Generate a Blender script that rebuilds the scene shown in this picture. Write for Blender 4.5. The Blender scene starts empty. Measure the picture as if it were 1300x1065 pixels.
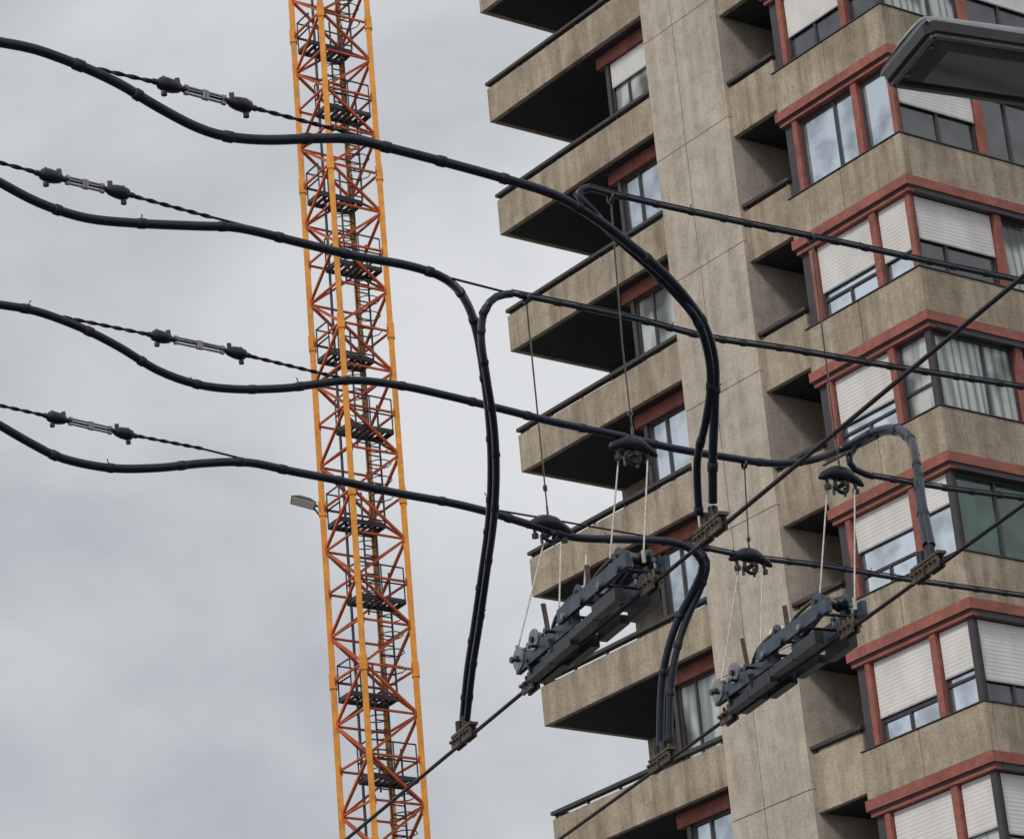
import bpy, math, random
from mathutils import Vector, Matrix
random.seed(7)
S=bpy.context.scene
COL=S.collection

# ------------------------------------------------------------------ materials
def new_mat(name):
    m=bpy.data.materials.new(name);m.use_nodes=True
    nt=m.node_tree;b=nt.nodes['Principled BSDF'];return m,nt,b
def nz(nt,scale,detail=4,rough=.55,vec=None,mapscale=None):
    n=nt.nodes.new('ShaderNodeTexNoise');n.inputs['Scale'].default_value=scale;n.inputs['Detail'].default_value=detail;n.inputs['Roughness'].default_value=rough
    tc=nt.nodes.new('ShaderNodeTexCoord')
    if mapscale:
        mp=nt.nodes.new('ShaderNodeMapping');mp.inputs['Scale'].default_value=mapscale
        nt.links.new(tc.outputs['Object'],mp.inputs['Vector']);nt.links.new(mp.outputs[0],n.inputs['Vector'])
    else: nt.links.new(tc.outputs['Object'],n.inputs['Vector'])
    return n
def ramp(nt,src,stops):
    r=nt.nodes.new('ShaderNodeValToRGB');cr=r.color_ramp
    while len(cr.elements)<len(stops):cr.elements.new(.5)
    for e,(p,c) in zip(cr.elements,stops):
        e.position=p;e.color=(c,c,c,1) if isinstance(c,(int,float)) else (*c,1)
    nt.links.new(src,r.inputs[0]);return r
def mul(nt,a,b,fac=1.,mode='MULTIPLY'):
    m=nt.nodes.new('ShaderNodeMix');m.data_type='RGBA';m.blend_type=mode;m.inputs[0].default_value=fac
    nt.links.new(a,m.inputs[6]);nt.links.new(b,m.inputs[7]);return m.outputs[2]
def bump(nt,b,src,strength,dist):
    n=nt.nodes.new('ShaderNodeBump');n.inputs['Strength'].default_value=strength;n.inputs['Distance'].default_value=dist
    nt.links.new(src,n.inputs['Height']);nt.links.new(n.outputs[0],b.inputs['Normal'])
def concrete(name,lo,hi,streak=.75,speck=.6):
    m,nt,b=new_mat(name)
    base=ramp(nt,nz(nt,.9,6,.65).outputs[0],[(.3,lo),(.7,hi)]).outputs[0]
    # rain streaks: noise stretched vertically
    st=ramp(nt,nz(nt,1.0,5,.6,mapscale=(3.5,3.5,.35)).outputs[0],[(.32,(.50,.47,.43)),(.6,(1.,1.,1.))]).outputs[0]
    c=mul(nt,base,st,streak)
    st2=ramp(nt,nz(nt,1.0,4,.7,mapscale=(11,11,.8)).outputs[0],[(.30,.62),(.48,1.)]).outputs[0]
    c=mul(nt,c,st2,streak*.7)
    sp=nz(nt,22,3,.7);spr=ramp(nt,sp.outputs[0],[(.3,.5),(.52,1.),(.75,1.15)]).outputs[0]
    c=mul(nt,c,spr,speck)
    pt=ramp(nt,nz(nt,3.3,4,.6).outputs[0],[(.35,.72),(.55,1.)]).outputs[0]
    c=mul(nt,c,pt,.6)
    nt.links.new(c,b.inputs['Base Color']);b.inputs['Roughness'].default_value=.92
    bump(nt,b,sp.outputs[0],.45,.02);return m
def paint(name,col,rough=.5,metal=0.,var=.35,scale=6,dirt=.5):
    m,nt,b=new_mat(name)
    lo=tuple(c*(1-var) for c in col);hi=tuple(min(1,c*(1+var*.4)) for c in col)
    n=nz(nt,scale,6,.65)
    c=ramp(nt,n.outputs[0],[(.3,lo),(.65,hi)]).outputs[0]
    d=ramp(nt,nz(nt,scale*5,3,.7).outputs[0],[(.3,.45),(.55,1.)]).outputs[0]
    c=mul(nt,c,d,dirt)
    nt.links.new(c,b.inputs['Base Color']);b.inputs['Roughness'].default_value=rough;b.inputs['Metallic'].default_value=metal
    bump(nt,b,n.outputs[0],.15,.005);return m
M={}
M['con']=concrete('band_concrete',(.385,.320,.240),(.56,.475,.365))
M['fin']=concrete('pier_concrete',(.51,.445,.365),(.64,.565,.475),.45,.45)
M['finside']=concrete('pier_side_concrete_lightened',(.57,.50,.41),(.66,.585,.49),.35,.45)  # pier concrete again, colour lightened to offset the shade in the balcony recess
M['soffit']=paint('soffit_shade_dark',(.040,.041,.052),.9,0,.3,1.5,.3)  # shade under the balconies is put into this near-black base colour
M['red']=paint('terracotta_paint',(.36,.118,.088),.65,0,.35,2.5,.5)
M['rail']=paint('dark_rail',(.055,.05,.05),.5,0,.3,4,.3)
M['frame']=paint('window_frame_dark',(.055,.050,.056),.45,0,.25,4,.3)
M['wframe']=paint('window_frame_light',(.45,.46,.48),.4,0,.2,4,.3)
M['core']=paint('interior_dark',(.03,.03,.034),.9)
M['joint']=paint('joint_sealant',(.12,.105,.09),.9)
def blindm(name,col):
    m,nt,b=new_mat(name)
    w=nt.nodes.new('ShaderNodeTexWave');w.wave_type='BANDS';w.bands_direction='Z';w.inputs['Scale'].default_value=4.2;w.inputs['Distortion'].default_value=.3
    tc=nt.nodes.new('ShaderNodeTexCoord');nt.links.new(tc.outputs['Object'],w.inputs[0])
    r=ramp(nt,w.outputs[1],[(0.,tuple(c*.88 for c in col)),(.35,col)])
    d=ramp(nt,nz(nt,1.4,5,.6,mapscale=(1,1,.5)).outputs[0],[(.3,.78),(.6,1.)]).outputs[0]
    nt.links.new(mul(nt,r.outputs[0],d,1.),b.inputs['Base Color']);b.inputs['Roughness'].default_value=.6
    bump(nt,b,w.outputs[1],.3,.01);return m
M['blind']=blindm('roller_blind_white',(.82,.80,.775))
M['blind2']=blindm('roller_blind_grey',(.58,.57,.55))
def glassm(name,col,metal,rough=.06,lo=.6,coat=0.):
    m,nt,b=new_mat(name)
    c=ramp(nt,nz(nt,1.7,3,.5).outputs[0],[(.35,tuple(x*lo for x in col)),(.6,col)]).outputs[0]
    nt.links.new(c,b.inputs['Base Color']);b.inputs['Metallic'].default_value=metal;b.inputs['Roughness'].default_value=rough
    b.inputs['IOR'].default_value=1.6;b.inputs['Coat Weight'].default_value=coat;b.inputs['Coat Roughness'].default_value=.03
    n=nz(nt,.9,2,.4);bump(nt,b,n.outputs[0],.10,.05);return m
M['gdark']=glassm('window_glass_dark',(.055,.065,.072),.0,.06,.25,1.)
M['ggreen']=glassm('window_glass_green',(.04,.115,.08),.0,.06,.35,1.)
M['gsky']=glassm('window_glass_reflective',(.72,.80,.87),.9,.06,.58)
def curtm():
    m,nt,b=new_mat('curtain_behind_glass')
    w=nt.nodes.new('ShaderNodeTexWave');w.wave_type='BANDS';w.bands_direction='DIAGONAL';w.inputs['Scale'].default_value=1.0;w.inputs['Distortion'].default_value=6;w.inputs['Detail'].default_value=3
    tc=nt.nodes.new('ShaderNodeTexCoord');mp=nt.nodes.new('ShaderNodeMapping');mp.inputs['Scale'].default_value=(2.2,2.2,.16)
    nt.links.new(tc.outputs['Object'],mp.inputs[0]);nt.links.new(mp.outputs[0],w.inputs[0])
    r=ramp(nt,w.outputs[1],[(0.,(.20,.24,.235)),(.6,(.56,.60,.58))])
    pn=ramp(nt,nz(nt,.8,2,.4).outputs[0],[(.42,.12),(.52,1.)]).outputs[0]
    nt.links.new(mul(nt,r.outputs[0],pn,1.),b.inputs['Base Color']);b.inputs['Roughness'].default_value=.5;b.inputs['Coat Weight'].default_value=.9;b.inputs['Coat Roughness'].default_value=.05
    return m
M['curt']=curtm()
M['crane']=paint('crane_yellow_paint',(.88,.35,.025),.45,0,.3,3,.35)
M['crane2']=paint('crane_red_oxide_paint',(.60,.105,.020),.55,0,.5,1.0,.4)
M['cgrey']=paint('dark_steel_grating',(.07,.075,.09),.5,.3)
M['rubber']=paint('black_cable_sheath',(.012,.019,.037),.36,0,.4,14,.4)
M['tape']=paint('black_tape',(.016,.02,.032),.6,0,.4,14,.4)
M['wire']=paint('oxidised_wire',(.035,.027,.034),.5,.3,.4,30,.5)
M['ins']=paint('dark_insulator',(.018,.02,.028),.35,0,.4,30,.5)
M['steel']=paint('galvanised_steel',(.34,.34,.34),.45,.4,.4,25,.6)
M['rust']=paint('weathered_bronze',(.15,.115,.09),.55,.3,.5,25,.6)
M['switch']=paint('switch_grey_paint',(.075,.10,.135),.4,.2,.4,14,.6)
M['cord']=paint('pale_cord',(.62,.58,.52),.8,0,.3,20,.4)
M['white']=paint('white_plastic',(.85,.85,.84),.5,0,.1,10,.2)
M['lamph']=paint('lamp_housing_grey',(.26,.265,.275),.4,.2,.25,8,.3)
M['lampl']=paint('lamp_frame_dark',(.07,.07,.078),.4,0,.25,12,.3)
M['lens']=glassm('lamp_glass',(.20,.18,.18),.1,.12)
M['pole']=paint('pole_green_grey',(.16,.18,.17),.5,.2)

# ------------------------------------------------------------------ mesh builder
class MB:
    def __init__(s): s.v=[];s.f=[];s.m=[];s.mats=[];s.sm=[]
    def mi(s,k):
        if k not in s.mats:s.mats.append(k)
        return s.mats.index(k)
    def poly(s,pts,faces,mat,smooth=False):
        o=len(s.v);s.v+= [tuple(p) for p in pts];i=s.mi(mat)
        for f in faces:s.f.append([o+a for a in f]);s.m.append(i);s.sm.append(smooth)
    def prism(s,bot,top,mat):
        n=len(bot);fs=[list(range(n))[::-1],list(range(n,2*n))]
        for i in range(n):
            j=(i+1)%n;fs.append([i,j,n+j,n+i])
        s.poly(list(bot)+list(top),fs,mat)
    def beam(s,a,b,w,h,mat,up=Vector((0,0,1))):
        a=Vector(a);b=Vector(b);d=(b-a).normalized()
        if abs(d.dot(up))>.98: up=Vector((1,0,0))
        x=d.cross(up).normalized();y=x.cross(d).normalized()
        q=[x*sx*w/2+y*sy*h/2 for sx,sy in((-1,-1),(1,-1),(1,1),(-1,1))]
        s.prism([a+p for p in q],[b+p for p in q],mat)
    def tube(s,pts,rad,mat,n=8,smooth=True):
        pts=[Vector(p) for p in pts];N=len(pts)
        if not hasattr(rad,'__len__'):rad=[rad]*N
        T=[(pts[min(i+1,N-1)]-pts[max(i-1,0)]).normalized() for i in range(N)]
        up=Vector((0,0,1)) if abs(T[0].z)<.9 else Vector((1,0,0))
        x=T[0].cross(up).normalized();V=[]
        for i in range(N):
            x=(x-T[i]*x.dot(T[i])).normalized();y=T[i].cross(x)
            for k in range(n):
                a=2*math.pi*k/n;V.append(pts[i]+(x*math.cos(a)+y*math.sin(a))*rad[i])
        fs=[]
        for i in range(N-1):
            for k in range(n):
                k2=(k+1)%n;fs.append([i*n+k,i*n+k2,(i+1)*n+k2,(i+1)*n+k])
        s.poly(V,fs,mat,smooth)
        s.poly(V[:n],[list(range(n))[::-1]],mat);s.poly(V[-n:],[list(range(n))],mat)
    def torus(s,c,ax,R,r,mat,n=16,m=6):
        c=Vector(c);ax=Vector(ax).normalized();u=ax.orthogonal().normalized();w=ax.cross(u)
        V=[];fs=[]
        for i in range(n):
            a=2*math.pi*i/n;d=u*math.cos(a)+w*math.sin(a)
            for j in range(m):
                b=2*math.pi*j/m;V.append(c+d*(R+r*math.cos(b))+ax*r*math.sin(b))
        for i in range(n):
            for j in range(m):
                i2=(i+1)%n;j2=(j+1)%m;fs.append([i*m+j,i*m+j2,i2*m+j2,i2*m+j])
        s.poly(V,fs,mat,True)
    def obj(s,name,parent=None,bevel=0):
        me=bpy.data.meshes.new(name);me.from_pydata(s.v,[],s.f)
        for k in s.mats:me.materials.append(M[k])
        me.polygons.foreach_set('material_index',s.m);me.polygons.foreach_set('use_smooth',s.sm)
        me.update();o=bpy.data.objects.new(name,me);COL.objects.link(o)
        if parent:o.parent=parent
        if bevel:
            b=o.modifiers.new('b','BEVEL');b.width=bevel;b.segments=1;b.limit_method='ANGLE'
        return o
def empty(name):
    e=bpy.data.objects.new(name,None);COL.objects.link(e);return e

# ------------------------------------------------------------------ apartment building
G=1.6
CX,CY,CZ=7.667,52.024,30.226+G
PSI,PHI=.8715,.9471
def P(s,t,z): return Vector((CX-math.cos(PSI)*s+math.sin(PHI)*t, CY+math.sin(PSI)*s+math.cos(PHI)*t, CZ+z))
def bx(mb,s0,s1,t0,t1,z0,z1,mat):
    q=[(s0,t0),(s0,t1),(s1,t1),(s1,t0)]
    mb.prism([P(a,b,z0) for a,b in q],[P(a,b,z1) for a,b in q],mat)
H=2.8
KT,KB=-4,11            # storeys relative to the reference storey
ZB=-CZ                 # street level
SL,SW,SF0,SF1,SB=11.77,8.30,4.41,6.60,3.07
DEP=2.6;TR=15.0
bld=empty('apartment_building')
core=MB()
zt=-KT*H+.2
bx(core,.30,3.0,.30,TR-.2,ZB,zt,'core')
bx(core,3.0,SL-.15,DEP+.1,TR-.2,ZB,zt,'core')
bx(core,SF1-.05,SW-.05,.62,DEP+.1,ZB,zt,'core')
core.obj('structural_core',bld)
wl=MB()
bx(wl,SB-.12,SB,.34,DEP+.1,ZB,zt,'con')
bx(wl,SW-.05,SW+.08,.5,DEP,ZB,zt,'con')
bx(wl,SW+.08,SL-.12,DEP,DEP+.1,ZB,zt,'con')
bx(wl,SB,SF0,DEP,DEP+.1,ZB,zt,'con')
bx(wl,SL-.12,SL,DEP,TR,ZB,zt,'con')
bx(wl,0.,SL-.12,TR-.2,TR,ZB,zt,'con')
bx(wl,-.1,SF1+1.2,-.1,TR,zt,zt+.5,'con')
bx(wl,SF1+1.2,SL+.1,.4,TR,zt,zt+.5,'con')
wl.obj('outer_walls',bld)
fn=MB()
bx(fn,SF0+.02,SF1-.02,.03,DEP+.1,ZB,zt,'joint')
for k in range(KT,KB+1):
    z1=-k*H+.62;z0=z1-H+.018
    z0=max(z0,ZB)
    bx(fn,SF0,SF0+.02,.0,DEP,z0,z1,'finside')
    bx(fn,SF0+.02,SF0+1.28,.0,.03,z0,z1,'fin')
    bx(fn,SF0+1.298,SF1,.0,.03,z0,z1,'fin')
    bx(fn,SF1-.02,SF1,.03,.5,z0,z1,'fin')
fn.obj('pier',bld)
bd=MB();rd=MB()
for k in range(KT,KB+1):
    z=-k*H
    for a,b in((-.0,1.62),(1.634,SB)):
        bx(bd,a,b,0,.18,z,z+.89,'con')
    bx(bd,.18,SB,.18,.34,z+.02,z+.86,'con')
    t=.18;w=3.0
    while t<TR-.2:
        t1=min(t+w,TR-.2);bx(bd,0,.18,t,t1-.014,z,z+.89,'con');t=t1
    bx(bd,.01,.20,.2,TR-.2,z+.02,z+.86,'joint')
    # metal sill flashing on top of the band
    bx(rd,-.02,SB+.01,-.02,.16,z+.895,z+.915,'frame');bx(rd,-.02,.16,.16,TR-.2,z+.895,z+.915,'frame')
    bx(rd,-.035,SB+.03,-.035,.2,z-.20,z-.006,'red')
    bx(rd,-.035,.2,.2,TR-.2,z-.20,z-.006,'red')
    bx(rd,-.0,SB,.01,.2,z-.24,z-.20,'frame')  # dark strip built in as the shadow line under the red lintel
    bx(rd,.012,SB-.01,.03,.2,z-.31,z-.24,'red')
    bx(rd,.0,.2,.2,TR-.2,z-.31,z-.20,'frame')
bd.obj('concrete_bands',bld,.014);rd.obj('red_lintels',bld)
wn=MB()
def wbox(face,h0,h1,n0,n1,z0,z1,mat,off):
    if face=='L': bx(wn,h0,h1,off+n0,off+n1,z0,z1,mat)
    else: bx(wn,off+n0,off+n1,h0,h1,z0,z1,mat)
def pane(face,h0,h1,z0,z1,style,fr,off,transom=0.,split=.5):
    """one window unit: dark frame, glass, optional external roller blind covering fraction fr"""
    fw=.055
    wbox(face,h0,h1,.02,.08,z1-fw,z1,'frame',off);wbox(face,h0,h1,.02,.08,z0,z0+fw,'frame',off)
    wbox(face,h0,h0+fw,.02,.08,z0+fw,z1-fw,'frame',off);wbox(face,h1-fw,h1,.02,.08,z0+fw,z1-fw,'frame',off)
    wbox(face,h0+fw,h1-fw,.06,.09,z0+fw,z1-fw,style,off)
    hm=h0+(h1-h0)*split
    if transom:
        zt_=z0+transom;wbox(face,h0+fw,h1-fw,.025,.06,zt_-.025,zt_+.025,'frame',off)
        if h1-h0>1.1: wbox(face,hm-.025,hm+.025,.025,.06,z0+fw,zt_-.025,'frame',off)
    elif h1-h0>1.25:
        wbox(face,hm-.03,hm+.03,.022,.06,z0+fw,z1-fw,'frame',off)
    if fr>0:
        zb=z1-fw-(z1-z0-2*fw)*fr
        wbox(face,h0+.03,h1-.03,.0,.018,zb,z1-.02,'blind',off)
        wbox(face,h0+.03,h1-.03,-.006,.022,zb-.035,zb,'wframe',off)
styL={0:('gsky',0,0),1:('gsky',.62,.42),2:('gsky',.60,.42),3:('gsky',.42,.4),4:('gsky',.68,.42)}
styR={0:[('gdark',.5),('gdark',0),('gdark',.5)],1:[('gdark',.56),('curt',0),('blind2',0)],2:[('curt',.0),('gdark',.0),('curt',0)],3:[('ggreen',0),('ggreen',0),('curt',0)],4:[('gdark',.72),('gdark',.7),('curt',0)]}
for k in range(KT,KB+1):
    z1=-k*H-.31;z0=-k*H-H+.92
    if z0<ZB+.3: continue
    st,fr,tr=styL.get(k,(random.choice(['gsky','gdark','curt']),random.choice([0,.4,.6,.9]),random.choice([0,.42])))
    for a,b in((SB-.42,SB-.30),(.98,1.13)):
        wbox('L',a,b,-.06,.1,z0,z1,'red',.12)
    wbox('L',SB-.30,SB-.05,.0,.1,z0,z1,'frame',.12)
    wbox('L',.10,.18,-.0,.1,z0,z1,'frame',.12)
    pane('L',1.13,SB-.42,z0,z1,st,fr,.14,tr,.52 if k else .38)
    pane('L',.18,.98,z0,z1,'curt' if k==2 else st,{0:0,1:.7,2:.0,3:.35,4:.55}.get(k,fr),.14,.55 if k in(1,2,4) else 0)
    wbox('R',.10,.22,-.02,.1,z0,z1,'red' if k in(0,1) else 'frame',.12)
    t=.22;i=0
    while t<TR-2.4:
        rs=styR.get(k)
        if rs and i<len(rs): s_,f_=rs[i]
        else: s_,f_=random.choice(['gdark','curt','gdark','blind2']),random.choice([0,0,.4,.7])
        pane('R',t,t+1.95,z0,z1,s_,f_,.14,0,(.5,.36,.62)[(i+k)%3])
        wbox('R',t+1.95,t+2.12,-.06,.1,z0,z1,'red',.12)
        t+=2.12;i+=1
    wbox('R',t,TR-.2,.0,.1,z0,z1,'frame',.12)
ZLO=4.141-2*H     # bottom of the left balcony parapet, storey 0
lw=['curt','gsky','gsky','curt','gsky','curt','gsky']
for k in range(KT+1,KB+1):
    z1=ZLO-k*H
    zz0=z1-H+.35
    if zz0<ZB: continue
    s=lw[k%7]
    bx(wn,SF1,SW+.22,.34,.5,z1-.26,z1+.02,'red')
    bx(wn,SF1,SF1+.10,.38,.5,zz0,z1-.26,'red')
    bx(wn,SW-.1,SW,.38,.5,zz0,z1-.26,'frame')
    pane('L',SF1+.10,SW-.1,zz0,z1-.26,s,random.choice([0,0,.25]),.42,.0,.66)
wn.obj('windows',bld)
bc=MB();rl=MB()
def balcony(s0,s1,z,h,back,t0,endcap):
    bx(bc,s0,s1,t0,t0+.12,z,z+h,'con')
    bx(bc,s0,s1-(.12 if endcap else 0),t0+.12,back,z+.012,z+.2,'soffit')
    if endcap: bx(bc,s1-.12,s1,t0+.12,back,z,z+h,'con')
    bx(rl,s0,s1+.02*endcap,t0-.02,t0+.13,z+h+.09,z+h+.16,'rail')
    n=max(2,int((s1-s0)/.9)+1)
    for i in range(n):
        c=s0+.08+(s1-s0-.16)*i/(n-1);bx(rl,c-.02,c+.02,t0+.03,t0+.08,z+h-.01,z+h+.09,'rail')
    if endcap: bx(rl,s1-.13,s1+.02,t0+.13,back,z+h+.09,z+h+.16,'rail')
for k in range(KT,KB+1):
    zl=ZLO-k*H
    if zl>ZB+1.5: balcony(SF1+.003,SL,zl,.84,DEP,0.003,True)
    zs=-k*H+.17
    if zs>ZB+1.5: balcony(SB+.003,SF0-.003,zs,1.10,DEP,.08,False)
bc.obj('balconies',bld,.012);rl.obj('balcony_rails',bld)

# ------------------------------------------------------------------ tower crane
cr=empty('tower_crane')
KX,KY=-4.37,81.64;R=1.16;TH=math.radians(-10)
def cc(i,z):
    a=TH+i*math.pi/2;return Vector((KX+R*math.cos(a),KY+R*math.sin(a),z))
mast=MB();TOP=72.;ph=1.28
for i in range(4): mast.beam(cc(i,0),cc(i,TOP),.16,.16,'crane')
n=int(TOP/ph)
for j in range(n):
    z=j*ph
    for i in range(4):
        a,b=cc(i,z),cc((i+1)%4,z)
        mast.beam(a,b,.055,.055,'crane2')
        if (j+i)%2: mast.beam(cc(i,z),cc((i+1)%4,z+ph),.07,.07,'crane2')
        else: mast.beam(cc((i+1)%4,z),cc(i,z+ph),.07,.07,'crane2')
        # gusset plates where braces meet the chords
        for q in (a,b): mast.beam(q+(b-a)*(.06 if q is a else -.06)-Vector((0,0,.1)),q+(b-a)*(.06 if q is a else -.06)+Vector((0,0,.1)),.14,.03,'crane2')
    if j%4==0:
        for i in range(4):
            mast.beam(cc(i,z-.22),cc(i,z+.22),.21,.21,'crane')
mast.obj('lattice_mast',cr)
acc=MB()
def ci(u,v,z):
    a=TH+math.pi/4;ex=Vector((math.cos(a),math.sin(a),0));ey=Vector((-math.sin(a),math.cos(a),0))
    return Vector((KX,KY,z))+ex*u+ey*v
z=2.
q=0
while z<TOP-2:
    sgn=1 if q%2 else -1
    a=[ci(-.72,sgn*.05,z),ci(.72,sgn*.05,z),ci(.72,sgn*.72,z),ci(-.72,sgn*.72,z)]
    for i in range(4): acc.beam(a[i],a[(i+1)%4],.06,.13,'cgrey')
    for i in range(8):
        u=-.66+i*.19;acc.beam(ci(u,sgn*.05,z),ci(u,sgn*.72,z),.11,.03,'cgrey')
    for zz in(.5,1.0):
        acc.beam(ci(-.72,sgn*.72,z+zz),ci(.72,sgn*.72,z+zz),.035,.035,'cgrey')
        acc.beam(ci(-.72,sgn*.05,z+zz),ci(-.72,sgn*.72,z+zz),.035,.035,'cgrey')
    for u,v in((-.72,.72),(.0,.72),(.72,.72),(-.72,.05)): acc.beam(ci(u,sgn*v,z),ci(u,sgn*v,z+1.),.04,.04,'cgrey')
    zt2=z+2.56
    for u in(.12,.54):
        acc.beam(ci(u,-sgn*.25,z-.1),ci(u,-sgn*.25,zt2+1.),.055,.055,'cgrey')
    zz=z
    while zz<zt2: acc.beam(ci(.12,-sgn*.25,zz),ci(.54,-sgn*.25,zz),.032,.032,'cgrey');zz+=.28
    for h in(.6,1.1,1.6,2.1,2.5):
        acc.torus(ci(.33,-sgn*.5,z+h),(0,0,1),.33,.018,'cgrey',10,4)
    z+=2.56;q+=1
acc.tube([ci(-.4,.3,0),ci(-.4,.3,TOP)],.045,'cgrey',6)
acc.obj('ladders_and_platforms',cr)
fl=MB();z=35.9
a=cc(2,z)
fl.beam(a,a+Vector((-.34,-.1,.10)),.05,.05,'cgrey')
fl.beam(a+Vector((-.05,0,-.3)),a+Vector((-.30,-.1,.08)),.04,.04,'cgrey')
c=a+Vector((-.50,-.15,.17));d=Vector((-.25,-.30,-.9)).normalized();sx=Vector((.86,.1,-.30)).normalized();sy=sx.cross(d).normalized()
Q=((-1,-1),(1,-1),(1,1),(-1,1))
fl.prism([c+sx*x*.16+sy*y*.08-d*.12 for x,y in Q],[c+sx*x*.36+sy*y*.20+d*.06 for x,y in Q],'cgrey')
fl.prism([c+sx*x*.33+sy*y*.17+d*.061 for x,y in Q],[c+sx*x*.33+sy*y*.17+d*.08 for x,y in Q],'white')
fl.obj('floodlight',cr)
tp=MB()
tp.tube([(KX,KY,TOP),(KX,KY,TOP+1.2)],1.3,'crane',20)
tp.beam((KX+1.7,KY-1,TOP+1),(KX+1.7,KY-1,TOP+3.2),1.4,1.4,'white')
jd=Vector((.34,-.94,0));js=Vector((.94,.34,0))
b0=Vector((KX,KY,TOP+1.2));ap=b0+Vector((0,0,8))
for u in(-.7,.7): tp.beam(b0+js*u,ap,.2,.2,'crane')
for L,sg in((46,1),(13,-1)):
    N=int(L/1.6)
    f=lambda i,w:b0+jd*sg*(i*1.6)+js*w+Vector((0,0,.6))
    for w in(-.65,.65): tp.beam(f(0,w),f(N,w),.13,.13,'crane')
    g=lambda i:f(i,0)+Vector((0,0,1.3))
    tp.beam(g(0),g(N),.13,.13,'crane')
    for i in range(N):
        for w in(-.65,.65):
            tp.beam(f(i,w),g(i)+jd*sg*.8,.06,.06,'crane2');tp.beam(g(i)+jd*sg*.8,f(i+1,w),.06,.06,'crane2')
        tp.beam(f(i,-.65),f(i+1,.65),.05,.05,'crane2')
    tp.beam(ap,g(int(N*.7)),.06,.06,'cgrey')
cw=b0-jd*12;tp.beam(cw+js*-.6,cw+js*.6,1.6,2.2,'cgrey')
tp.obj('jib_and_cab',cr)

# ------------------------------------------------------------------ overhead wires
def mm(txt):
    o=[]
    for w in txt.split():
        a,b,c=w.split(',');o.append(Vector((int(a)/1000,int(b)/100,int(c)/1000)))
    return o
def smooth(pts,step=.035):
    out=[];n=len(pts)
    for i in range(n-1):
        p0=pts[max(i-1,0)];p1=pts[i];p2=pts[i+1];p3=pts[min(i+2,n-1)]
        k=max(2,int((p2-p1).length/step))
        for j in range(k):
            t=j/k
            out.append(.5*((2*p1)+(p2-p0)*t+(2*p0-5*p1+4*p2-p3)*t*t+(3*p1-p0-3*p2+p3)*t**3))
    out.append(pts[-1]);return out
def extend(pts,xa=None,xb=None):
    """run an already smoothed wire on to its mast at x=xa / x=xb, easing to level"""
    pts=list(pts)
    if xa is not None:
        a=pts[0];d=(pts[0]-pts[min(8,len(pts)-1)]);d/=abs(d.x);new=[]
        L=abs(xa-a.x)
        for i in range(1,25):
            x=L*i/24;h=d.z*.35*(1-math.exp(-x/.35));new.append(Vector((a.x-x,a.y+d.y*x,a.z+h)))
        pts=new[::-1]+pts
    if xb is not None:
        d=(pts[-1]-pts[-min(8,len(pts))]);d.z=0;pts.append(pts[-1]+d*((xb-pts[-1].x)/d.x))
    return pts
def rings(mb,pts,r,gap,mat='tape',k=1.14):
    acc=0;nxt=gap*random.uniform(.3,1)
    for i in range(1,len(pts)):
        L=(pts[i]-pts[i-1]).length;acc+=L
        if acc>nxt and L<.2:
            d=(pts[i]-pts[i-1]).normalized();c=pts[i];w=random.uniform(.012,.02)
            mb.tube([c-d*w,c-d*w*.8,c+d*w*.8,c+d*w],[r,r*k,r*k,r],mat,8)
            if random.random()<.35:   # cable-tie tail
                s=Vector((random.uniform(-1,1),random.uniform(-1,1),1)).normalized();mb.tube([c,c+s*(r+.022)],.0022,mat,4)
            nxt=acc+gap*random.uniform(.7,1.4)
cA=mm("-1506,860,6889 -1406,867,6894 -1281,875,6870 -1166,882,6832 -1052,890,6779 -936,898,6736 -841,904,6725 -719,912,6745 -569,922,6791 -455,929,6816 -342,937,6818 -162,949,6811 47,963,6798 206,974,6782 325,983,6743 444,995,6691 576,1007,6607 661,1019,6548 722,1031,6490 750,1043,6402 738,1055,6268 720,1067,6134 709,1079,6003")
cA2=mm("342,983,6839 298,981,6810 345,984,6753 413,997,6720 549,1010,6625 680,1023,6503 724,1036,6419 729,1048,6332 701,1061,6236 666,1074,6153 659,1087,6009")
wA=mm("342,983,6839 458,991,6835 655,1005,6839 946,1025,6847 1247,1046,6860 1620,1072,6870 2012,1100,6887")
mA=mm("-1506,860,6895 -1246,877,6870 -1013,892,6866 -798,906,6853 -467,929,6844 -162,949,6817")
mB=mm("-1650,938,6896 -1493,948,6882 -1285,962,6875 -1034,979,6856 -512,1015,6829 41,1053,6800")
cB=mm("-1651,938,6820 -1532,946,6772 -1388,956,6752 -1214,967,6771 -1036,979,6806 -895,989,6835 -699,1002,6826 -512,1015,6820 -321,1028,6825 -198,1036,6801 -136,1062,6839 -105,1089,6835 -92,1115,6754 -89,1142,6672 -101,1168,6580 -129,1194,6484 -174,1221,6386 -230,1247,6244 -282,1274,6134 -325,1300,6006")
cB2=mm("41,1053,6800 -18,1049,6773 -65,1046,6705 -88,1074,6728 -82,1102,6693 -72,1129,6613 -81,1157,6532 -109,1185,6445 -154,1213,6353 -209,1240,6216 -261,1268,6111 -307,1296,5991")
wB=mm("41,1053,6800 186,1063,6802 481,1084,6806 784,1105,6793 1101,1127,6815 1531,1158,6842 2124,1200,6885")
mC=mm("-1844,1043,6899 -1686,1053,6884 -1553,1062,6885 -1296,1079,6878 -1032,1097,6870 -602,1126,6841")
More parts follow.
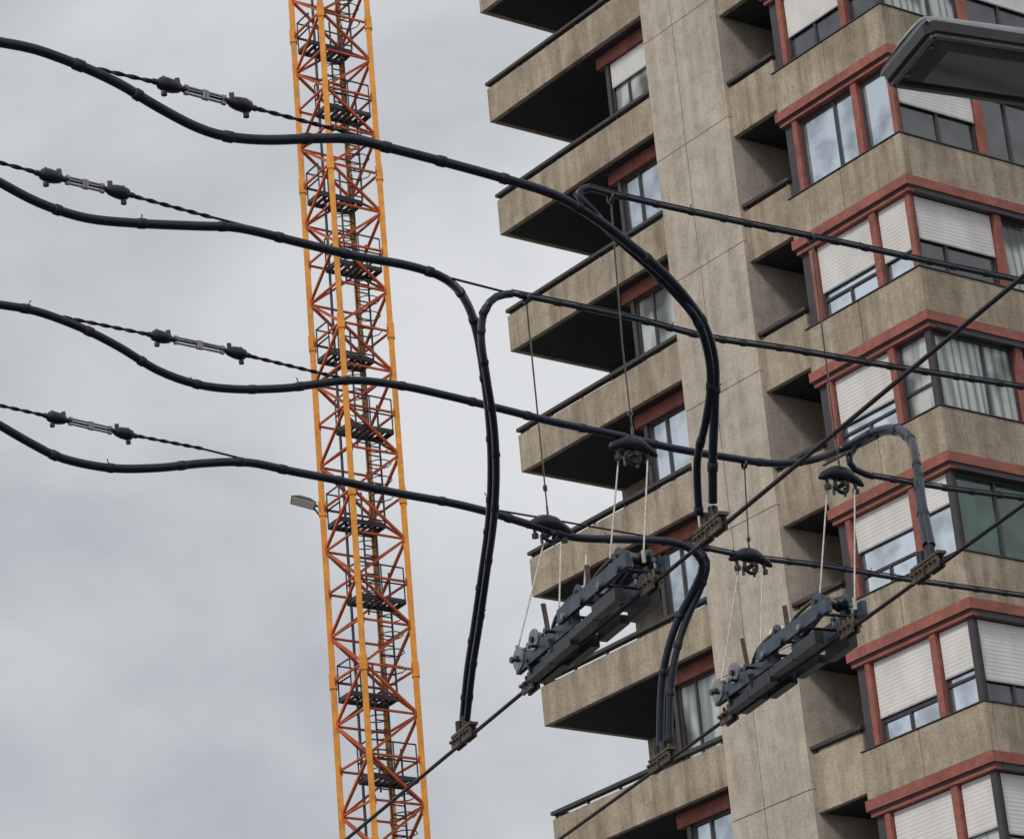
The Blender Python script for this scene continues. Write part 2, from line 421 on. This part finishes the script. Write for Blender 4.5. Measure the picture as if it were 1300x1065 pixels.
cC=mm("-1844,1043,6893 -1726,1051,6894 -1580,1060,6858 -1448,1069,6806 -1316,1079,6741 -1179,1088,6710 -1039,1097,6717 -868,1109,6759 -751,1117,6801 -602,1126,6845 -423,1139,6863 -243,1151,6855 -28,1166,6842 159,1179,6829 415,1197,6824 644,1213,6814 879,1229,6817 1087,1244,6832 1267,1256,6881 1420,1266,6965 1523,1246,6939 1600,1226,6868 1634,1206,6737 1618,1186,6542 1581,1166,6272 1556,1146,6020")
cC2=mm("1544,1276,6862 1463,1270,6878 1444,1268,6931 1496,1271,7002 1561,1250,6952 1617,1228,6854 1635,1207,6713 1621,1185,6520 1590,1163,6259 1571,1142,6002")
wC=mm("1544,1276,6862 1884,1300,6873 2268,1327,6899")
mD=mm("-2008,1132,6901 -1807,1146,6889 -1565,1163,6874 -1293,1182,6868 -1099,1196,6853 -527,1238,6828 65,1281,6835 801,1335,6842")
cD=mm("-2009,1132,6815 -1900,1140,6761 -1789,1148,6720 -1619,1160,6714 -1445,1172,6749 -1267,1185,6808 -1100,1196,6842 -933,1208,6838 -747,1222,6837 -527,1238,6828 -301,1254,6826 -137,1266,6815 61,1281,6790 230,1293,6770 476,1311,6808 656,1324,6831 760,1329,6799 799,1335,6750 763,1340,6677 676,1346,6555 609,1351,6417 564,1357,6254 533,1362,6011")
cD2=mm("735,1330,6836 808,1336,6803 817,1339,6745 775,1342,6653 702,1345,6526 641,1347,6381 598,1350,6207 574,1353,6004")
wD=mm("735,1330,6836 1020,1351,6830 1399,1379,6853 1793,1409,6868 2411,1455,6900")
XL,XR=-9.0,9.0
def feeder(cs,rad):
    mb=MB()
    for i,c in enumerate(cs):
        sp=smooth(c);rings(mb,sp,rad[i],.24,k=1.18)
        if i==0: sp=extend(sp,XL)
        mb.tube(sp,rad[i],'rubber',10)
    return mb.obj('insulated_feeder_cable')
feeder([cA,cA2],[.0172,.0150]);feeder([cB,cB2],[.0168,.0148]);feeder([cC,cC2],[.0165,.0152]);feeder([cD,cD2],[.0180,.0165])
def lump(mb,c,d,sc=1.):
    """strain insulator: egg body with clevis ends and a vertical bolt"""
    c=Vector(c);d=d.normalized()
    prof=[(-.066,.006),(-.054,.011),(-.044,.010),(-.036,.020),(-.014,.026),(.012,.024),(.034,.018),(.044,.010),(.054,.012),(.068,.006)]
    mb.tube([c+d*a*sc for a,_ in prof],[r*sc for _,r in prof],'ins',10)
    u=Vector((0,0,1))
    mb.tube([c-d*.02*sc-u*.038*sc,c-d*.02*sc+u*.028*sc],.006*sc,'ins',6)
    mb.tube([c-d*.02*sc-u*.042*sc,c-d*.02*sc-u*.030*sc],.011*sc,'ins',6)
    mb.beam(c+d*.03*sc,c+d*.03*sc+u*.032*sc,.02*sc,.016*sc,'ins')
def spanwire(m,w,i0,rthin,rthick,gripend,name='span_wire'):
    mb=MB()
    mb.tube(extend(smooth(m,.1),XL),rthin,'wire',6)
    a=m[i0];b=m[i0+1];d=(b-a)
    lump(mb,a,d);lump(mb,b,-d)
    dn=d.normalized();sd=dn.cross(Vector((0,0,1))).normalized();up=sd.cross(dn)
    p0=a+dn*.06;p1=b-dn*.06
    for sgn in(-1,1): mb.tube([p0+up*.012*sgn,p1+up*.012*sgn],.0045,'steel',6)
    for p in(p0,p0.lerp(p1,.48),p0.lerp(p1,.54),p1): mb.beam(p-dn*.007,p+dn*.007,.012,.034,'steel')
    for q,sg,lim in((a,-1,min(gripend,(a-m[0]).length-.02)),(b,1,gripend)):
        dd=(m[i0+2]-b).normalized() if sg>0 else (m[i0-1]-a).normalized()
        for ph0 in(0,math.pi):
            V=[]
            for i in range(60):
                t=i/59*lim;an=t*60+ph0
                V.append(q+dd*(.06+t)+(sd*math.cos(an)+up*math.sin(an))*.0042)
            mb.tube(V,.004,'wire',5)
    o=mb.obj(name)
    m2=MB();sp=smooth(w,.035)
    rings(m2,sp,rthick,.12,k=1.3)
    sp=extend(sp,None,XR)
    m2.tube(sp,rthick,'rubber',8)
    m2.tube([p+Vector((0,0,rthick*1.6)) for p in sp],rthick*.35,'wire',5)
    m2.obj('sheathed_section',o)
    return o
spanwire(mA,wA,2,.0045,.0095,.35);spanwire(mB,wB,1,.0045,.0100,.3)
spanwire(mC,wC,3,.0045,.0105,.4);spanwire(mD,wD,1,.0045,.0105,.3)

E0,E1=Vector((-.489,13.34,5.906)),Vector((1.631,8.90,5.899))
F0,F1=Vector((.512,13.64,5.908)),Vector((1.848,10.83,5.903))
for a,b in((E0,E1),(F0,F1)):
    mb=MB();d=(b-a).normalized();mb.tube([a-d*24,a,b,b+d*7],.0085,'wire',8);mb.obj('trolley_contact_wire')

def clampset(mb,c,u,v,w,mat='steel',sc=1.):
    """pair of jaw plates with bolts"""
    for sg in(-1,1): mb.beam(c-u*.05*sc+v*sg*.014*sc,c+u*.05*sc+v*sg*.014*sc,.012*sc,.05*sc,mat)
    for t in(-.035,0,.035):
        mb.tube([c+u*t*sc-v*.035*sc+w*.008,c+u*t*sc+v*.035*sc+w*.008],.008*sc,mat,6)
        mb.tube([c+u*t*sc+w*.02*sc,c+u*t*sc+w*.055*sc],.007*sc,mat,6)
def switch(A,B,Ya,Yb,name,tabs):
    """section insulator / switch: two stepped beams over runner shoes, bolted plates, bobbins, jumpers"""
    d=(B-A).normalized();u=d;v=Vector((d.y,-d.x,0)).normalized();w=Vector((0,0,1))
    P0=A+d*((A.y-Ya)/-d.y);L=(Ya-Yb)/-d.y
    f=lambda a,b,c:P0+u*a+v*b+w*c
    mb=MB()
    for sg in(-1,1):
        mb.beam(f(.0,sg*.05,.075),f(L*.52,sg*.05,.075),.022,.06,'switch')
        mb.beam(f(L*.44,sg*.085,.105),f(L,sg*.085,.105),.022,.06,'switch')
        for i in range(4):
            a=.08+i*(L-.16)/4;h=.036+.018*(i%2)
            mb.beam(f(a,sg*(.03+.016*i),.006),f(a+(L-.16)/4*.86,sg*(.03+.016*i),.006),.040,h,'ins')
            mb.beam(f(a+.04,sg*(.035+.014*i),.012),f(a+.04,sg*(.05+.009*i),.07),.014,.04,'ins')
    for i in range(7):
        a=.06+i*(L-.12)/6
        mb.tube([f(a,-.10,.085),f(a,.10,.085)],.007,'ins',6)
        for sg in(-1,1):
            mb.tube([f(a,sg*.097,.085),f(a,sg*.110,.085)],.014,'steel' if i%2 else 'switch',6)
            mb.tube([f(a+.02,sg*.05,.09),f(a+.02,sg*.05,.135)],.007,'steel',6)
            mb.tube([f(a+.02,sg*.05,.118),f(a+.02,sg*.05,.130)],.013,'switch',6)
    for a,z,m_,pr in((.04,.10,'steel',.05),(.20,.125,'steel',.045),(L*.56,.16,'cord',.034),(L-.12,.16,'ins',.042)):
        for sg in(-1,1): mb.tube([f(a,sg*.058,z),f(a,sg*.067,z)],pr,'steel' if a<.3 else 'switch',18)
        for sg in(-1,1): mb.tube([f(a,sg*.067,z),f(a,sg*.078,z)],.013,'ins',6)
        mb.tube([f(a,-.058,z),f(a,-.04,z),f(a,-.02,z),f(a,.02,z),f(a,.04,z),f(a,.058,z)],[.02,.034,.024,.024,.034,.02],m_,12)
    mb.tube(smooth([f(.24,.0,.12),f(.36,.03,.165),f(L*.50,.04,.18),f(L*.62,.02,.15)]),.009,'rust',6)
    mb.tube(smooth([f(L*.50,-.05,.13),f(L*.66,-.06,.175),f(L*.82,-.05,.20),f(L-.06,-.03,.14)]),.015,'ins',8)
    mb.tube(smooth([f(L*.60,.05,.13),f(L*.72,.06,.17),f(L*.9,.05,.18),f(L-.02,.03,.12)]),.008,'rust',6)
    for a,z,ang in((.22,.27,.5),(L*.55,.28,.3)):
        mb.beam(f(a,0,.12),f(a+.02,ang*.05,z),.014,.02,'rust')
    clampset(mb,f(.0,0,.0),u,v,w,'rust');clampset(mb,f(L,0,.0),u,v,w,'rust')
    for a,b0,z0_,b1,z1_ in tabs: mb.beam(f(a,b0,z0_),f(a,b1,z1_),.024,.006,'white')
    mb.obj(name)
switch(E0,E1,12.36,11.33,'trolley_wire_switch',[(.10,-.07,.19,-.12,.31),(.62,.02,.20,-.0,.33)])
switch(F0,F1,13.00,12.03,'trolley_wire_switch',[(.32,-.02,.17,-.08,.29)])

def ctap(c,A,B,mat='rust',sc=.9):
    d=(B-A).normalized();v=Vector((d.y,-d.x,0));w=Vector((0,0,1));c=Vector(c);mb=MB()
    t=(c-A).dot(d);c=A+d*t
    for o in(-.08,.03): clampset(mb,c+d*o+w*.012,d,v,w,mat,sc)
    mb.beam(c-d*.12+w*.045,c+d*.09+w*.045,.04,.012,'rust')
    for o in(-.06,.01): mb.tube([c+d*o+w*.04,c+d*o+w*.10],.019,'ins',8)
    mb.obj('feeder_clamp')
ctap((-.316,12.98,5.99),E0,E1);ctap((.684,10.83,6.0),E0,E1);ctap((1.563,11.44,6.0),F0,F1);ctap((.553,13.58,6.0),F0,F1)

def hanger(txt,nm='suspension_hanger'):
    p=mm(txt);mb=MB()
    mb.tube([p[0],p[1],p[2]],.0038,'cord',5)
    mb.torus(p[0],(.84,.54,0),.016,.006,'ins')
    # small porcelain bead part-way down the suspension cord
    q=p[1].lerp(p[2],.75);dq=(p[2]-p[1]).normalized()
    mb.tube([q-dq*.03,q-dq*.02,q+dq*.02,q+dq*.03],[.004,.010,.010,.004],'steel',8)
    mb.tube([p[2]+Vector((0,0,.03)),p[2]-Vector((0,0,.035))],.006,'steel',6)
    mb.torus(p[2],(1,0,0),.016,.004,'steel')
    c=p[3];ax=Vector((.84,.54,0)).normalized();w=Vector((0,0,1));n=ax.cross(w)
    pr=[(-.115,-.012,.008),(-.095,.0,.019),(-.06,.016,.024),(-.03,.022,.034),(0,.024,.036),(.03,.022,.034),(.06,.014,.024),(.095,-.002,.019),(.12,-.016,.007)]
    mb.tube([c+ax*a+w*b for a,b,_ in pr],[r for *_,r in pr],'ins',10)
    mb.torus(c-w*.03,n,.034,.010,'ins')
    mb.tube([c-w*.03-n*.03,c-w*.03+n*.03],.012,'ins',8)
    for sg in(-1,1):
        mb.tube([c+ax*sg*.075+w*.03,c+ax*sg*.075-w*.055],.009,'ins',6)
        mb.tube([c+ax*sg*.075-w*.058,c+ax*sg*.075-w*.04],.017,'ins',6)
        mb.tube([c+ax*sg*.045+w*.01,c+ax*sg*.045+w*.052],.008,'steel',6)
        mb.tube([c+ax*sg*.03-w*.03-n*.02,c+ax*sg*.03-w*.07-n*.02],.008,'steel',6)
    for a,b in((4,5),(6,7)):
        mb.tube([p[a],p[b]],.0038,'cord',5);mb.tube([p[b]+w*.02,p[b]-w*.03],.009,'cord',6)
    mb.obj(nm)
hanger("415,989,6822 445,1096,6747 492,1202,6845 485,1202,6775 422,1202,6727 320,1161,6055 542,1202,6716 456,1132,6027")
hanger("92,1057,6792 105,1171,6852 119,1285,6868 119,1285,6794 89,1285,6722 -63,1244,6094 164,1285,6715 120,1205,6089")
hanger("1155,1040,6852 1274,1153,6970 1392,1265,6885 1391,1265,6819 1327,1265,6773 1191,1224,6110 1445,1265,6761 1306,1197,5997")
hanger("962,1235,6799 993,1293,6817 1029,1352,6880 1026,1352,6818 971,1352,6781 800,1306,6073 1078,1352,6770 961,1272,6081")

def mast_(x,ys,name='catenary_mast'):
    mb=MB()
    for y in ys: mb.tube([(x,y,0),(x,y,.5),(x,y,.52),(x,y,7.6)],[.16,.16,.12,.09],'pole',16)
    if len(ys)>1: mb.beam((x,min(ys)-.3,6.9),(x,max(ys)+.3,6.9),.12,.16,'pole')
    mb.obj(name)
mast_(XL-.05,[3.2,6.9]);mast_(XR+.05,[15.2,20.0])
dE=(E0-E1).normalized()
q=E0+dE*24
mb=MB();mb.tube([(q.x-4,q.y,0),(q.x-4,q.y,7.4)],[.15,.09],'pole',14);mb.beam((q.x-4,q.y,6.6),(q.x+2,q.y,6.2),.08,.08,'pole');mb.obj('catenary_mast')

# ------------------------------------------------------------------ street lamp
lp=empty('street_lamp')
u=Vector((.91,.415,0)).normalized();wv=Vector((-.35,.94,0)).normalized();N0=Vector((1.608,9.82,7.35))
L_=lambda a,b,c:N0+u*a+wv*b+Vector((0,0,c))
hb=MB()
hb.prism([L_(*p,0.) for p in((.03,0),(.86,.0),(.86,.40),(.03,.40),(0,.36),(0,.04))],[L_(*p,.035) for p in((.02,-.01),(.87,-.01),(.87,.41),(.02,.41),(-.01,.37),(-.01,.03))],'lampl')
secs=[(-.005,.0,.40,.035),(.02,.02,.38,.075),(.09,.05,.35,.11),(.5,.06,.34,.13),(.78,.08,.32,.12),(.95,.12,.28,.10)]
V=[];nn=10;fs=[]
for a,b0,b1,h in secs:
    for i in range(nn+1):
        t=math.pi*i/nn;V.append(L_(a,(b0+b1)/2-(b1-b0)/2*math.cos(t),.035+h*math.sin(t)**.6))
for j in range(len(secs)-1):
    for i in range(nn): fs.append([j*(nn+1)+i,j*(nn+1)+i+1,(j+1)*(nn+1)+i+1,(j+1)*(nn+1)+i])
fs.append(list(range(nn+1)));fs.append([len(V)-1-i for i in range(nn+1)])
hb.poly(V,fs,'lamph',True);hb.obj('head_housing',lp)
ln=MB()
ln.prism([L_(*p,-.022) for p in((.12,.09),(.70,.09),(.70,.31),(.12,.31))],[L_(*p,.001) for p in((.08,.06),(.74,.06),(.74,.34),(.08,.34))],'lens')
for p,q_ in(((.03,.025),(.80,.025)),((.03,.375),(.80,.375)),((.03,.025),(.03,.375)),((.80,.025),(.80,.375))):
    ln.beam(L_(*p,-.006),L_(*q_,-.006),.02,.016,'lamph')
for b in(.10,.30): ln.tube([L_(.055,b,-.012),L_(.055,b,0)],.010,'steel',8)
ln.obj('glass_and_bezel',lp)
am=MB()
am.tube(smooth([L_(.80,.2,.08),L_(1.2,.2,.10),L_(2.4,.2,.05),L_(3.0,.2,-.25)]),.035,'pole',12)
b=L_(3.0,.2,0);am.tube([(b.x,b.y,0),(b.x,b.y,1.0),(b.x,b.y,1.02),(b.x,b.y,7.2)],[.11,.11,.085,.05],'pole',16)
am.obj('arm_and_pole',lp)

# ------------------------------------------------------------------ ground, road, pavement
def sheet(name,x0,x1,y0,y1,z,mat,h=0):
    mb=MB()
    if h: mb.prism([(x0,y0,z),(x1,y0,z),(x1,y1,z),(x0,y1,z)],[(x0,y0,z+h),(x1,y0,z+h),(x1,y1,z+h),(x0,y1,z+h)],mat)
    else: mb.poly([(x0,y0,z),(x1,y0,z),(x1,y1,z),(x0,y1,z)],[[0,1,2,3]],mat)
    return mb.obj(name)
M['ground']=paint('ground_paving',(.17,.165,.155),.95,0,.3,.4,.4)
M['asphalt']=paint('asphalt',(.055,.055,.058),.9,0,.3,1.5,.5)
M['kerb']=paint('kerb_stone',(.30,.29,.27),.9,0,.2,3,.4)
M['line']=paint('road_paint',(.75,.75,.72),.7,0,.15,6,.4)
sheet('ground',-1500,1500,-1500,1500,0,'ground')
sheet('road',-60,60,-1.5,22,.004,'asphalt')
sheet('pavement',-60,60,22.15,34,0.0,'kerb',.13)
sheet('kerb',-60,60,22,22.15,0.0,'kerb',.14)
mb=MB()
for i in range(20):
    x=-58+i*6;mb.poly([(x,10,.008),(x+3,10,.008),(x+3,10.12,.008),(x,10.12,.008)],[[0,1,2,3]],'line')
mb.obj('road_markings')

# ------------------------------------------------------------------ sky and light
W=bpy.data.worlds.new('World');S.world=W;W.use_nodes=True
nt=W.node_tree;nt.nodes.clear()
out=nt.nodes.new('ShaderNodeOutputWorld');mx=nt.nodes.new('ShaderNodeMixShader')
b1=nt.nodes.new('ShaderNodeBackground');b2=nt.nodes.new('ShaderNodeBackground')
sk=nt.nodes.new('ShaderNodeTexSky');sk.sky_type='NISHITA';sk.sun_disc=False
nt.links.new(sk.outputs[0],b1.inputs[0]);b1.inputs[1].default_value=.07
tc=nt.nodes.new('ShaderNodeTexCoord')
mp=nt.nodes.new('ShaderNodeMapping');mp.inputs['Scale'].default_value=(1,1,1.6);mp.inputs['Location'].default_value=(.35,.1,.2);nt.links.new(tc.outputs['Generated'],mp.inputs[0])
n1=nt.nodes.new('ShaderNodeTexNoise');n1.inputs['Scale'].default_value=5.5;n1.inputs['Detail'].default_value=6;n1.inputs['Roughness'].default_value=.5;n1.inputs['Distortion'].default_value=.3
nt.links.new(mp.outputs[0],n1.inputs['Vector'])
r=ramp(nt,n1.outputs[0],[(.32,(.42,.437,.468)),(.5,(.58,.594,.618)),(.66,(.73,.74,.755))])
nt.links.new(r.outputs[0],b2.inputs[0]);b2.inputs[1].default_value=1.06
mx.inputs[0].default_value=.9
nt.links.new(b1.outputs[0],mx.inputs[1]);nt.links.new(b2.outputs[0],mx.inputs[2]);nt.links.new(mx.outputs[0],out.inputs[0])
sd=bpy.data.lights.new('sun','SUN');sd.energy=1.5;sd.angle=math.radians(12);sd.color=(1,.95,.88)
so=bpy.data.objects.new('sun',sd);COL.objects.link(so)
sv=Vector((-.50,-.80,.85)).normalized()      # direction towards the sun
so.rotation_euler=(sv).to_track_quat('Z','Y').to_euler()
sk.sun_elevation=math.asin(sv.z);sk.sun_rotation=math.atan2(sv.x,sv.y)

# ------------------------------------------------------------------ camera
p,r_=.4192,.0891
Fv=Vector((0,math.cos(p),math.sin(p)));U0=Vector((0,-math.sin(p),math.cos(p)));R0=Vector((1,0,0))
Ri=R0*math.cos(r_)-U0*math.sin(r_);Ui=U0*math.cos(r_)+R0*math.sin(r_)
cd=bpy.data.cameras.new('camera');co=bpy.data.objects.new('camera',cd);COL.objects.link(co)
co.matrix_world=Matrix(((Ri.x,Ui.x,-Fv.x,0),(Ri.y,Ui.y,-Fv.y,0),(Ri.z,Ui.z,-Fv.z,G),(0,0,0,1)))
cd.sensor_width=36;cd.lens=36*4019.6/1300;cd.clip_start=.1;cd.clip_end=4000
S.camera=co
S.view_settings.view_transform='Standard';S.view_settings.look='None';S.view_settings.exposure=0
